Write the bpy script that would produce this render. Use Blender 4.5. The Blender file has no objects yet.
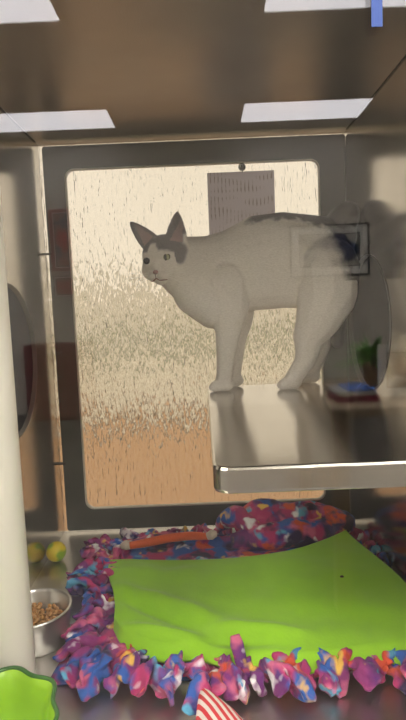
import bpy, bmesh, math, random
import numpy as np
from mathutils import Vector, Matrix, noise, Quaternion
random.seed(7)
S = bpy.context.scene
COL = S.collection
PI = math.pi
# ------------------------------------------------------------------ camera (at the world origin, +Y into the kennel)
PITCH, YAW, ROLL, FPX = .09736, -.0024, .0411, 540.0
fw = Vector((math.sin(YAW)*math.cos(PITCH), math.cos(YAW)*math.cos(PITCH), -math.sin(PITCH)))
rt = fw.cross(Vector((0, 0, 1))).normalized(); up = rt.cross(fw)
r2 = rt*math.cos(ROLL) - up*math.sin(ROLL); u2 = rt*math.sin(ROLL) + up*math.cos(ROLL)
cam = bpy.data.cameras.new('camera'); co = bpy.data.objects.new('camera', cam); COL.objects.link(co)
co.matrix_world = Matrix(((r2.x, u2.x, -fw.x, 0), (r2.y, u2.y, -fw.y, 0), (r2.z, u2.z, -fw.z, 0), (0, 0, 0, 1)))
cam.sensor_fit = 'VERTICAL'; cam.sensor_height = 24; cam.lens = 24*FPX/720; cam.clip_start = .01
S.camera = co

def at(u, v, ax, val):
    """measured point of the photograph on a real plane X/Y/Z = val"""
    d = fw*FPX + r2*(u-203) - u2*(v-360)
    return d*(val/d['XYZ'.index(ax)])

# ------------------------------------------------------------------ measures
XL, XR, ZT, ZB, YB, YG = -.310, .293, .331, -.461, 1.10, .40
SHZ = -.154                       # shelf top
def mir(y): return 2*YG - y       # distance seen in the glass -> real place in the room

# ------------------------------------------------------------------ object helpers
def tag(o, label=None, cat=None, group=None, kind=None):
    if label: o['label'] = label
    if cat: o['category'] = cat
    if group: o['group'] = group
    if kind: o['kind'] = kind
    return o
def empty(name, loc=(0, 0, 0), **k):
    o = bpy.data.objects.new(name, None); o.empty_display_size = .02
    COL.objects.link(o); o.location = loc; return tag(o, **k)
def mobj(name, verts, faces, m, parent=None, smooth=True, **k):
    me = bpy.data.meshes.new(name); me.from_pydata([tuple(v) for v in verts], [], faces); me.update()
    return link(name, me, m, parent, smooth, **k)
def link(name, me, m, parent=None, smooth=True, **k):
    if smooth is not None:
        for p in me.polygons: p.use_smooth = smooth
    if m is not None and not me.materials: me.materials.append(m)
    o = bpy.data.objects.new(name, me); COL.objects.link(o)
    if parent:
        o.parent = parent
        o.matrix_parent_inverse = Matrix.Translation(-world_loc(parent))
    return tag(o, **k)
def world_loc(o):
    v = Vector(o.location)
    # parts keep world coordinates in their mesh: only a moved root matters
    return v
def bm_obj(name, bm, m, parent=None, smooth=False, **k):
    bmesh.ops.recalc_face_normals(bm, faces=bm.faces)
    me = bpy.data.meshes.new(name); bm.to_mesh(me); bm.free()
    return link(name, me, m, parent, smooth, **k)
def box_bm(bm, x0, x1, y0, y1, z0, z1, bev=0, seg=2):
    r = bmesh.ops.create_cube(bm, size=1)
    vs = r['verts']
    for v in vs: v.co = Vector(((x0+x1)/2+v.co.x*(x1-x0), (y0+y1)/2+v.co.y*(y1-y0), (z0+z1)/2+v.co.z*(z1-z0)))
    if bev:
        es = list({e for v in vs for e in v.link_edges})
        bmesh.ops.bevel(bm, geom=es, offset=bev, segments=seg, affect='EDGES', profile=.5)
    return bm
def box(name, x0, x1, y0, y1, z0, z1, m, parent=None, bev=0, **k):
    bm = bmesh.new(); box_bm(bm, x0, x1, y0, y1, z0, z1, bev)
    return bm_obj(name, bm, m, parent, False, **k)
def tube(path, rads, n=10, flat=None, caps=True):
    """loft of rings along a path; flat = (sx, sy) section scale"""
    path = [Vector(p) for p in path]; V = []; F = []
    N = len(path); prev = None
    for i, p in enumerate(path):
        t = (path[min(i+1, N-1)] - path[max(i-1, 0)]).normalized()
        if prev is None:
            a = t.cross(Vector((0, 0, 1)))
            if a.length < .1: a = t.cross(Vector((1, 0, 0)))
        else: a = prev - t*prev.dot(t)
        a.normalize(); prev = a; b = t.cross(a)
        r = rads[i] if hasattr(rads, '__len__') else rads
        sx, sy = flat if flat else (1, 1)
        for k in range(n):
            q = 2*PI*k/n
            V.append(p + a*(r*sx*math.cos(q)) + b*(r*sy*math.sin(q)))
    for i in range(N-1):
        for k in range(n):
            F.append((i*n+k, i*n+(k+1) % n, (i+1)*n+(k+1) % n, (i+1)*n+k))
    if caps:
        F.append(tuple(range(n))[::-1]); F.append(tuple((N-1)*n+k for k in range(n)))
    return V, F
def spline(pts, n=20):
    pts = [Vector(p) for p in pts]; out = []
    P = [pts[0]*2-pts[1]] + pts + [pts[-1]*2-pts[-2]]
    m = len(pts)-1
    for i in range(n+1):
        s = i/n*m; j = min(int(s), m-1); t = s-j
        a, b, c, d = P[j:j+4]
        out.append(.5*((2*b)+(c-a)*t+(2*a-5*b+4*c-d)*t*t+(3*b-a-3*c+d)*t**3))
    return out
def lathe(prof, c, n=48, wob=None):
    V = []; F = []
    for (r, z) in prof:
        for k in range(n):
            q = 2*PI*k/n; rr = r*(wob(q, z) if wob else 1)
            V.append((c[0]+rr*math.cos(q), c[1]+rr*math.sin(q), c[2]+z))
    for i in range(len(prof)-1):
        for k in range(n):
            F.append((i*n+k, i*n+(k+1) % n, (i+1)*n+(k+1) % n, (i+1)*n+k))
    return V, F
def ball(bm, c, r, sub=3, rot=None):
    q = bmesh.ops.create_icosphere(bm, subdivisions=sub, radius=1)
    r = r if hasattr(r, '__len__') else (r, r, r)
    for v in q['verts']:
        p = Vector((v.co.x*r[0], v.co.y*r[1], v.co.z*r[2]))
        if rot: p = rot @ p
        v.co = Vector(c)+p
def rrect(x0, x1, z0, z1, r, n=8):
    P = []
    for (cx, cz, a0) in ((x1-r, z1-r, 0), (x0+r, z1-r, PI/2), (x0+r, z0+r, PI), (x1-r, z0+r, 1.5*PI)):
        for k in range(n+1):
            a = a0+PI/2*k/n; P.append((cx+r*math.cos(a), cz+r*math.sin(a)))
    return P
def ring_plate(outer, inner, y0, y1):
    n = len(outer); V = []
    for loop, y in ((outer, y0), (inner, y0), (inner, y1), (outer, y1)):
        V += [(x, y, z) for x, z in loop]
    F = []
    for a in range(4):
        b = (a+1) % 4
        for k in range(n): F.append((a*n+k, a*n+(k+1) % n, b*n+(k+1) % n, b*n+k))
    return V, F

# ------------------------------------------------------------------ materials
def mat(name, col=(.5, .5, .5), rough=.5, metal=0, **k):
    m = bpy.data.materials.new(name); m.use_nodes = True
    b = m.node_tree.nodes['Principled BSDF']
    b.inputs['Base Color'].default_value = (*col, 1); b.inputs['Roughness'].default_value = rough
    b.inputs['Metallic'].default_value = metal
    for kk, v in k.items(): b.inputs[kk.replace('_', ' ')].default_value = v
    return m
def nodes(m): return m.node_tree.nodes, m.node_tree.links, m.node_tree.nodes['Principled BSDF']
def texnoise(m, scale, detail=3, mapscale=(1, 1, 1), rough=.5, dist=0, loc=(0, 0, 0)):
    N, L, b = nodes(m)
    tc = N.new('ShaderNodeTexCoord'); mp = N.new('ShaderNodeMapping'); mp.inputs['Scale'].default_value = mapscale
    mp.inputs['Location'].default_value = loc
    n = N.new('ShaderNodeTexNoise'); n.inputs['Scale'].default_value = scale; n.inputs['Detail'].default_value = detail
    n.inputs['Roughness'].default_value = rough; n.inputs['Distortion'].default_value = dist
    L.new(tc.outputs['Object'], mp.inputs[0]); L.new(mp.outputs[0], n.inputs[0]); return n
def ramp(m, src, stops, interp='LINEAR'):
    N, L, b = nodes(m); r = N.new('ShaderNodeValToRGB'); e = r.color_ramp.elements; r.color_ramp.interpolation = interp
    while len(e) < len(stops): e.new(.5)
    for i, (p, c) in enumerate(stops): e[i].position = p; e[i].color = (*c, 1)
    L.new(src, r.inputs[0]); return r
def bump(m, src, strength, dist=.001):
    N, L, b = nodes(m); bp = N.new('ShaderNodeBump'); bp.inputs['Strength'].default_value = strength
    bp.inputs['Distance'].default_value = dist; L.new(src, bp.inputs['Height']); L.new(bp.outputs[0], b.inputs['Normal']); return bp
def steel(name, col=(.56, .52, .47), rough=.2, brush=(1, 1, 1), st=.3):
    m = mat(name, col, rough, 1); N, L, b = nodes(m)
    n = texnoise(m, 60, 3, brush); bump(m, n.outputs[0], st, .0006)
    n2 = texnoise(m, 5, 4, (1, 1, 1), .6)
    r = ramp(m, n2.outputs[0], [(.3, (rough*.8,)*3), (.7, (rough*1.25,)*3)]); L.new(r.outputs[0], b.inputs['Roughness'])
    n3 = texnoise(m, 7, 5, (1, 1, 1), .7, loc=(3, 1, 2))
    r3 = ramp(m, n3.outputs[0], [(.25, tuple(c*.86 for c in col)), (.75, col)]); L.new(r3.outputs[0], b.inputs['Base Color'])
    return m
M = {}
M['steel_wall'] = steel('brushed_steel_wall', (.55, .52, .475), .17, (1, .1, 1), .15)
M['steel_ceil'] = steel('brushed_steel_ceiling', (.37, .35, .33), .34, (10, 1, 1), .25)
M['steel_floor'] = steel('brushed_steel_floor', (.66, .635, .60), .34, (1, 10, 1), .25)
M['steel_shelf'] = steel('brushed_steel_shelf', (.66, .63, .58), .16, (.3, 8, 8), .12)
M['steel_bowl'] = mat('polished_steel', (.68, .66, .63), .12, 1)
M['chrome'] = mat('chrome', (.7, .7, .7), .1, 1)
M['frame_dark'] = mat('dark_frame_panel', (.060, .062, .052), .35)
n = texnoise(M['frame_dark'], 14, 4); r_ = ramp(M['frame_dark'], n.outputs[0], [(.3, (.05, .052, .043)), (.7, (.072, .074, .062))])
M['frame_dark'].node_tree.links.new(r_.outputs[0], nodes(M['frame_dark'])[2].inputs['Base Color'])
M['black'] = mat('black_plastic', (.012, .012, .013), .7, 0, Specular_IOR_Level=.15)
M['ring'] = mat('dull_dark_ring', (.12, .115, .11), .5, .6)
M['navy'] = mat('navy_plastic', (.012, .016, .04), .7, 0, Specular_IOR_Level=.15)
M['seam'] = mat('dark_seam', (.02, .018, .016), .6)
M['white_plastic'] = mat('cream_plastic', (.88, .84, .77), .38)
M['wall_paint'] = mat('beige_wall_paint', (.68, .64, .575), .8)
M['ceil_paint'] = mat('ceiling_tile', (.78, .76, .72), .9)
M['vinyl'] = mat('grey_vinyl_floor', (.10, .092, .085), .5)
n = texnoise(M['vinyl'], 30, 3); bump(M['vinyl'], n.outputs[0], .1)
n = texnoise(M['wall_paint'], 200, 2); bump(M['wall_paint'], n.outputs[0], .15)
n = texnoise(M['ceil_paint'], 120, 3); bump(M['ceil_paint'], n.outputs[0], .4)

def emis(name, col, s):
    m = bpy.data.materials.new(name); m.use_nodes = True; N = m.node_tree.nodes; L = m.node_tree.links
    N.remove(N['Principled BSDF']); e = N.new('ShaderNodeEmission'); e.inputs[0].default_value = (*col, 1); e.inputs[1].default_value = s
    L.new(e.outputs[0], N['Material Output'].inputs[0]); return m
M['diffuser'] = emis('lit_diffuser', (1, .955, .985), 9.0)
M['diffuser_added'] = emis('added_bright_diffuser', (1, .95, .885), 26.0)  # stronger glow for the added unseen panels

def clear_glass(name):
    m = bpy.data.materials.new(name); m.use_nodes = True; N = m.node_tree.nodes; L = m.node_tree.links
    N.remove(N['Principled BSDF'])
    g = N.new('ShaderNodeNewGeometry'); mr = N.new('ShaderNodeMapRange'); mr.inputs[3].default_value = 1.52; mr.inputs[4].default_value = 1/1.52
    L.new(g.outputs['Backfacing'], mr.inputs[0])
    f = N.new('ShaderNodeFresnel'); L.new(mr.outputs[0], f.inputs['IOR'])
    t = N.new('ShaderNodeBsdfTransparent'); t.inputs[0].default_value = (.985, .99, .98, 1)
    gl = N.new('ShaderNodeBsdfGlossy'); gl.inputs['Roughness'].default_value = .003
    mx = N.new('ShaderNodeMixShader'); L.new(f.outputs[0], mx.inputs[0]); L.new(t.outputs[0], mx.inputs[1]); L.new(gl.outputs[0], mx.inputs[2])
    L.new(mx.outputs[0], N['Material Output'].inputs[0]); return m
M['glass'] = clear_glass('door_glass')

def rain_glass():
    m = bpy.data.materials.new('rain_pattern_glass'); m.use_nodes = True; N = m.node_tree.nodes; L = m.node_tree.links
    N.remove(N['Principled BSDF'])
    def ns(scale, ms, d, loc=(0, 0, 0), dist=0.):
        tc = N.new('ShaderNodeTexCoord'); mp = N.new('ShaderNodeMapping'); mp.inputs['Scale'].default_value = ms; mp.inputs['Location'].default_value = loc
        n = N.new('ShaderNodeTexNoise'); n.inputs['Scale'].default_value = scale; n.inputs['Detail'].default_value = d; n.inputs['Distortion'].default_value = dist
        L.new(tc.outputs['Object'], mp.inputs[0]); L.new(mp.outputs[0], n.inputs[0]); return n
    a = ns(230, (1, 1, .14), 2, dist=.15); b = ns(85, (1, 1, .20), 2, (2, 0, 5))
    ad = N.new('ShaderNodeMath'); ad.operation = 'MULTIPLY_ADD'; L.new(b.outputs[0], ad.inputs[0]); ad.inputs[1].default_value = 1.0; L.new(a.outputs[0], ad.inputs[2])
    bp = N.new('ShaderNodeBump'); bp.inputs['Strength'].default_value = 1; bp.inputs['Distance'].default_value = .0040; L.new(ad.outputs[0], bp.inputs['Height'])
    rf = N.new('ShaderNodeBsdfRefraction'); rf.inputs['IOR'].default_value = 1.5; rf.inputs['Roughness'].default_value = .06; rf.inputs[0].default_value = (1, .98, .95, 1)
    L.new(bp.outputs[0], rf.inputs['Normal'])
    tr = N.new('ShaderNodeBsdfTranslucent'); tr.inputs[0].default_value = (.95, .92, .86, 1)
    gl = N.new('ShaderNodeBsdfGlossy'); gl.inputs['Roughness'].default_value = .15; L.new(bp.outputs[0], gl.inputs['Normal'])
    m1 = N.new('ShaderNodeMixShader'); m1.inputs[0].default_value = .15; L.new(rf.outputs[0], m1.inputs[1]); L.new(tr.outputs[0], m1.inputs[2])
    m2 = N.new('ShaderNodeMixShader'); m2.inputs[0].default_value = .04; L.new(m1.outputs[0], m2.inputs[1]); L.new(gl.outputs[0], m2.inputs[2])
    L.new(m2.outputs[0], N['Material Output'].inputs[0]); return m
M['rain'] = rain_glass()

def cloth(name, col, var=.12, scale=300, st=.3):
    m = mat(name, col, .95); N, L, b = nodes(m)
    b.inputs['Sheen Weight'].default_value = .15
    n = texnoise(m, scale, 3); bump(m, n.outputs[0], st, .0015)
    n2 = texnoise(m, 22, 4, rough=.6)
    r = ramp(m, n2.outputs[0], [(.3, tuple(c*(1-var) for c in col)), (.7, tuple(min(1, c*(1+var)) for c in col))])
    L.new(r.outputs[0], b.inputs['Base Color']); return m
M['green'] = cloth('lime_green_fleece', (.25, .52, .010), .05, 260, .25)
def tiedye():
    m = mat('tie_dye_fleece', (.5, .1, .2), .9); N, L, b = nodes(m)
    b.inputs['Sheen Weight'].default_value = .05
    cur = None
    base = texnoise(m, 9, 2, (1, 1, 1), .5, .4); prev = ramp(m, base.outputs[0], [(.40, (.035, .02, .15)), (.48, (.13, .015, .15)), (.58, (.20, .02, .13))]).outputs[0]
    # dye splashes laid one over another: colour, noise scale, threshold, softness, offset
    for col, sc, th, so, of in (((.38, .022, .12), 17, .51, .10, 1.3), ((.54, .11, .22), 22, .58, .09, 7.7), ((.02, .09, .36), 18, .560, .06, 3.9), ((.09, .34, .54), 24, .625, .07, 12.1),
                                ((.60, .07, .03), 20, .625, .06, 21.3), ((.72, .42, .08), 26, .655, .06, 30.9), ((.75, .70, .74), 28, .66, .07, 41.7), ((.03, .015, .07), 20, .60, .07, 52.3)):
        nn = texnoise(m, sc, 2.5, (1, 1, 1), .55, .25, (of, of*1.7, -of)); rr = ramp(m, nn.outputs[0], [(th-so/2, (0, 0, 0)), (th+so/2, (1, 1, 1))])
        mx = N.new('ShaderNodeMix'); mx.data_type = 'RGBA'; L.new(rr.outputs[0], mx.inputs[0]); L.new(prev, mx.inputs[6]); mx.inputs[7].default_value = (*col, 1); prev = mx.outputs[2]
    L.new(prev, b.inputs['Base Color'])
    n4 = texnoise(m, 420, 2); bump(m, n4.outputs[0], .3, .0015)
    return m
M['tiedye'] = tiedye()

# ------------------------------------------------------------------ kennel shell (the setting)
T = .004
st = dict(kind='structure')
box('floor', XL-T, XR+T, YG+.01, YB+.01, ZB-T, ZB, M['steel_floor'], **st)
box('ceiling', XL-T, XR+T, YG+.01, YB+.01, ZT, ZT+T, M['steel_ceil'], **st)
def side_wall(name, x0, x1, cy, cz, rad):
    """steel side wall with a round opening"""
    n = 64; outer = []
    ya, yb, za, zb = YG+.01, YB+.01, ZB, ZT
    cs = [math.atan2(zz-cz, yy-cy) % (2*PI) for yy, zz in ((yb, zb), (ya, zb), (ya, za), (yb, za))]
    angs = [2*PI*k/n for k in range(n)]
    for c in cs:
        j = min(range(n), key=lambda q: abs(angs[q]-c)); angs[j] = c
    inner = []
    for a in angs:
        c, s = math.cos(a), math.sin(a); t = 9
        if c > 1e-6: t = min(t, (yb-cy)/c)
        if c < -1e-6: t = min(t, (ya-cy)/c)
        if s > 1e-6: t = min(t, (zb-cz)/s)
        if s < -1e-6: t = min(t, (za-cz)/s)
        outer.append((cy+c*t, cz+s*t)); inner.append((cy+c*rad, cz+s*rad))
    V, F = ring_plate(outer, inner, 0, 1)
    V = [((x0 if t == 0 else x1), y, z) for (y, t, z) in V]
    bm = bmesh.new(); vs = [bm.verts.new(v) for v in V]
    for f in F: bm.faces.new([vs[i] for i in f])
    o = bm_obj(name, bm, M['steel_wall'], None, False, **st)
    return o
PL = (.868, -.075, .125); PR = (.962, -.040, .119)
side_wall('wall_left', XL-T, XL, *PL)
side_wall('wall_right', XR, XR+T, *PR)
def portal(x, sgn, P, m, label):
    cy, cz, rad = P
    root = empty('round_portal', (x, cy, cz-rad), label=label, cat='portal cover')
    def cyl(r0, z0, r1, z1, n=56):
        return r0, z0, r1, z1
    def disc(prof, name, mm):
        V = []; F = []; n = 56
        for (r, d) in prof:
            for k in range(n):
                a = 2*PI*k/n; V.append((x+sgn*d, cy+r*math.cos(a), cz+r*math.sin(a)))
        for i in range(len(prof)-1):
            for k in range(n): F.append((i*n+k, i*n+(k+1) % n, (i+1)*n+(k+1) % n, (i+1)*n+k))
        bm = bmesh.new(); vs = [bm.verts.new(v) for v in V]
        for f in F: bm.faces.new([vs[i] for i in f])
        bmesh.ops.remove_doubles(bm, verts=bm.verts, dist=1e-6)
        return bm_obj(name, bm, mm, root, True)
    # d < 0 = out of the kennel, d > 0 = into it
    disc([(rad-.001, -.03), (rad-.001, .0012), (rad+.0012, .0012), (rad+.0018, .0003), (rad-.001, .0003)], 'ring', M['ring'])
    disc([(1e-5, -.006), (rad-.002, -.006), (rad-.002, -.012), (1e-5, -.012)], 'cover', m)
    return root
portal(XL, 1, PL, M['navy'], 'round steel-rimmed opening with dark navy cover low in the left kennel wall')
portal(XR, -1, PR, M['black'], 'round opening with black cover in the right kennel wall beside the cat')

# back: obscure glass pane, dark plate in front of it, gap strip all round, clips
o = box('window_1', XL, XR, YB, YB+.004, ZB, ZT, M['rain'], **st)
outer = rrect(XL+.0095, XR-.001, ZB+.007, ZT-.0065, .006)
inner = rrect(-.2585, .2405, -.4085, .2795, .018)
V, F = ring_plate(outer, inner, YB-.010, YB-.003)
bm = bmesh.new(); vs = [bm.verts.new(v) for v in V]
for f in F: bm.faces.new([vs[i] for i in f])
bm_obj('trim_1', bm, M['frame_dark'], None, False, **st)
V, F = ring_plate(rrect(-.2590, .2410, -.4090, .2800, .018), rrect(-.2565, .2385, -.4065, .2775, .017), YB-.0115, YB-.0035)
mobj('trim_2', V, F, mat('pale_window_gasket', (.5, .47, .4), .4), None, False, **st)
for (z_, n_) in ((.118, 3), (-.31, 4)):
    bm = bmesh.new(); box_bm(bm, XL, XL+.015, YB-.012, YB-.001, z_-.0017, z_+.0017, .0005)
    bm_obj('trim_%d' % n_, bm, M['seam'], None, False, **st)
# dark joints of the sheet steel
box('trim_5', XR-.0016, XR, YG+.01, YB-.02, ZT-.0016, ZT, M['seam'], **st)
box('trim_6', XL, XL+.0016, YG+.01, YB-.02, ZT-.0016, ZT, M['seam'], **st)
box('trim_7', XR-.0025, XR, YB-.014, YB-.010, ZB, ZT-.03, M['frame_dark'], **st)

# front: glass door
door = empty('kennel_door', (0, YG, ZB), label='clear glass kennel door in a slim steel frame, front of the kennel', cat='door')
V, F = ring_plate(rrect(XL-.02, XR+.02, ZB-.02, ZT+.02, .006), rrect(XL+.015, XR-.015, ZB+.015, ZT-.015, .006), YG-.012, YG+.009)
mobj('door_frame', V, F, M['steel_shelf'], door, False)
box('glass_pane', XL+.012, XR-.012, YG-.003, YG+.003, ZB+.012, ZT-.012, M['glass'], door)
# wall the kennels are set in
RX0, RX1, RY0, RZ0, RZ1 = -4.6, 4.6, mir(5.62), -1.05, 1.75
V, F = ring_plate([(RX1, RZ1), (RX0, RZ1), (RX0, RZ0), (RX1, RZ0)], [(XR+.021, ZT+.021), (XL-.021, ZT+.021), (XL-.021, ZB-.021), (XR+.021, ZB-.021)], YG, YG+.05)
bm = bmesh.new(); vs = [bm.verts.new(v) for v in V]
for f in F: bm.faces.new([vs[i] for i in f])
bm_obj('wall_front', bm, M['wall_paint'], None, False, **st)
box('wall_rear', RX0, RX1, RY0-.1, RY0, RZ0, RZ1, M['wall_paint'], **st)
box('wall_room_left', RX0-.1, RX0, RY0-.1, YG+.05, RZ0, RZ1, M['wall_paint'], **st)
box('wall_room_right', RX1, RX1+.1, RY0-.1, YG+.05, RZ0, RZ1, M['wall_paint'], **st)
box('floor_room', RX0-.1, RX1+.1, RY0-.1, YG+.05, RZ0-.1, RZ0, M['vinyl'], **st)
box('ceiling_room', RX0-.1, RX1+.1, RY0-.1, YG+.05, RZ1, RZ1+.1, M['ceil_paint'], **st)

# ------------------------------------------------------------------ ceiling lights of the room (seen mirrored in the door) plus added unseen panels
LT = [(.44, 1.56, 4.87, 5.36, 'lit rectangular ceiling panel reflected above the cat, right of the far pair'),
      (-1.90, -.76, 4.87, 5.36, 'lit rectangular ceiling panel reflected at upper left, left of the far pair'),
      (.44, 1.56, 2.95, 3.42, 'lit rectangular ceiling panel cut by the top edge at upper right, behind the blue tape'),
      (-1.90, -.78, 2.95, 3.42, 'lit rectangular ceiling panel cut by the top left corner of the picture')]
LB = 'added bright rectangular ceiling panel outside the view, put in to light the kennel'
for x0 in (-4.05, -1.9, .44, 2.75): LT.append((x0, x0+1.13, 1.05, 1.54, LB))  # unseen panels added to brighten the kennel interior
for x0 in (-4.05, 2.75):
    for v in (2.95, 4.87): LT.append((x0, x0+1.13, v, v+.48, LB))
for x0 in (-4.05, -1.9, .44, 2.75): LT.append((x0, x0+1.13, 1.75, 2.28, LB))
for (x0, x1, v0, v1, lb) in LT:
    y0, y1 = mir(v1), mir(v0)
    r = empty('ceiling_light', ((x0+x1)/2, (y0+y1)/2, RZ1), label=lb, cat='ceiling light', group='lit panels in the room ceiling')
    V, F = ring_plate([(x1+.02, y1+.02), (x0-.02, y1+.02), (x0-.02, y0-.02), (x1+.02, y0-.02)], [(x1, y1), (x0, y1), (x0, y0), (x1, y0)], 0, 1)
    V = [(x, y, RZ1-.012 if t == 0 else RZ1) for (x, t, y) in V]
    mobj('frame', V, F, M['white_plastic'], r, False)
    box('diffuser', x0, x1, y0, y1, RZ1-.006, RZ1-.001, M['diffuser_added' if lb == LB else 'diffuser'], r)

# ------------------------------------------------------------------ steel shelf
sh = empty('steel_shelf', (XR, .78, SHZ-.026), label='brushed steel resting shelf fixed to the right wall, the cat standing on it', cat='shelf')
SX0, SX1, SY0, SY1 = .004, XR, .505, 1.04
P = []
rr = .016
for (cx, cy, a0) in ((SX0+rr, SY0+rr, PI), ):
    P += [(cx+rr*math.cos(a0+PI/2*k/8), cy+rr*math.sin(a0+PI/2*k/8)) for k in range(9)]
P += [(SX1, SY0), (SX1, SY1), (SX0, SY1)]
def offs(P, d):   # inset towards the inside (only left and front edges move)
    return [(x+d if x < SX0+rr+.001 else x, y+d if y < SY0+rr+.001 else y) for x, y in P]
prof = [(0.003, 0), (.0012, -.0008), (0, -.003), (0, -.023), (.001, -.026), (.003, -.027)]
V = []; F = []; n = len(P)
for (d, z) in prof: V += [(x, y, SHZ+z) for x, y in offs(P, d)]
for i in range(len(prof)-1):
    for k in range(n): F.append((i*n+k, i*n+(k+1) % n, (i+1)*n+(k+1) % n, (i+1)*n+k))
F.append(tuple(range(n)));
V += [(x, y, SHZ-.027) for x, y in offs(P, .014)]; V += [(x, y, SHZ-.006) for x, y in offs(P, .014)]
a = (len(prof)-1)*n; b = a+n; c = b+n
for (p, q) in ((a, b), (b, c)):
    for k in range(n): F.append((p+k, p+(k+1) % n, q+(k+1) % n, q+k))
F.append(tuple(range(c, c+n)))
bm = bmesh.new(); vs = [bm.verts.new(v) for v in V]
for f in F: bm.faces.new([vs[i] for i in f])
bm_obj('shelf_tray', bm, M['steel_shelf'], sh, False)
box('wall_bracket', XR-.012, XR, SY0+.06, SY1-.05, SHZ-.05, SHZ-.0065, M['steel_wall'], sh, .001)

# ------------------------------------------------------------------ cream post at the left
pv = empty('plastic_post', (-.257, .62, ZB), label='thick cream-white plastic post standing floor to ceiling at the left edge', cat='post')
V, F = lathe([(.0335, 0), (.0345, .001), (.0345, ZT-ZB-.001)], (-.257, .62, ZB), 48); mobj('post_tube', V, F, M['white_plastic'], pv)

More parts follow.
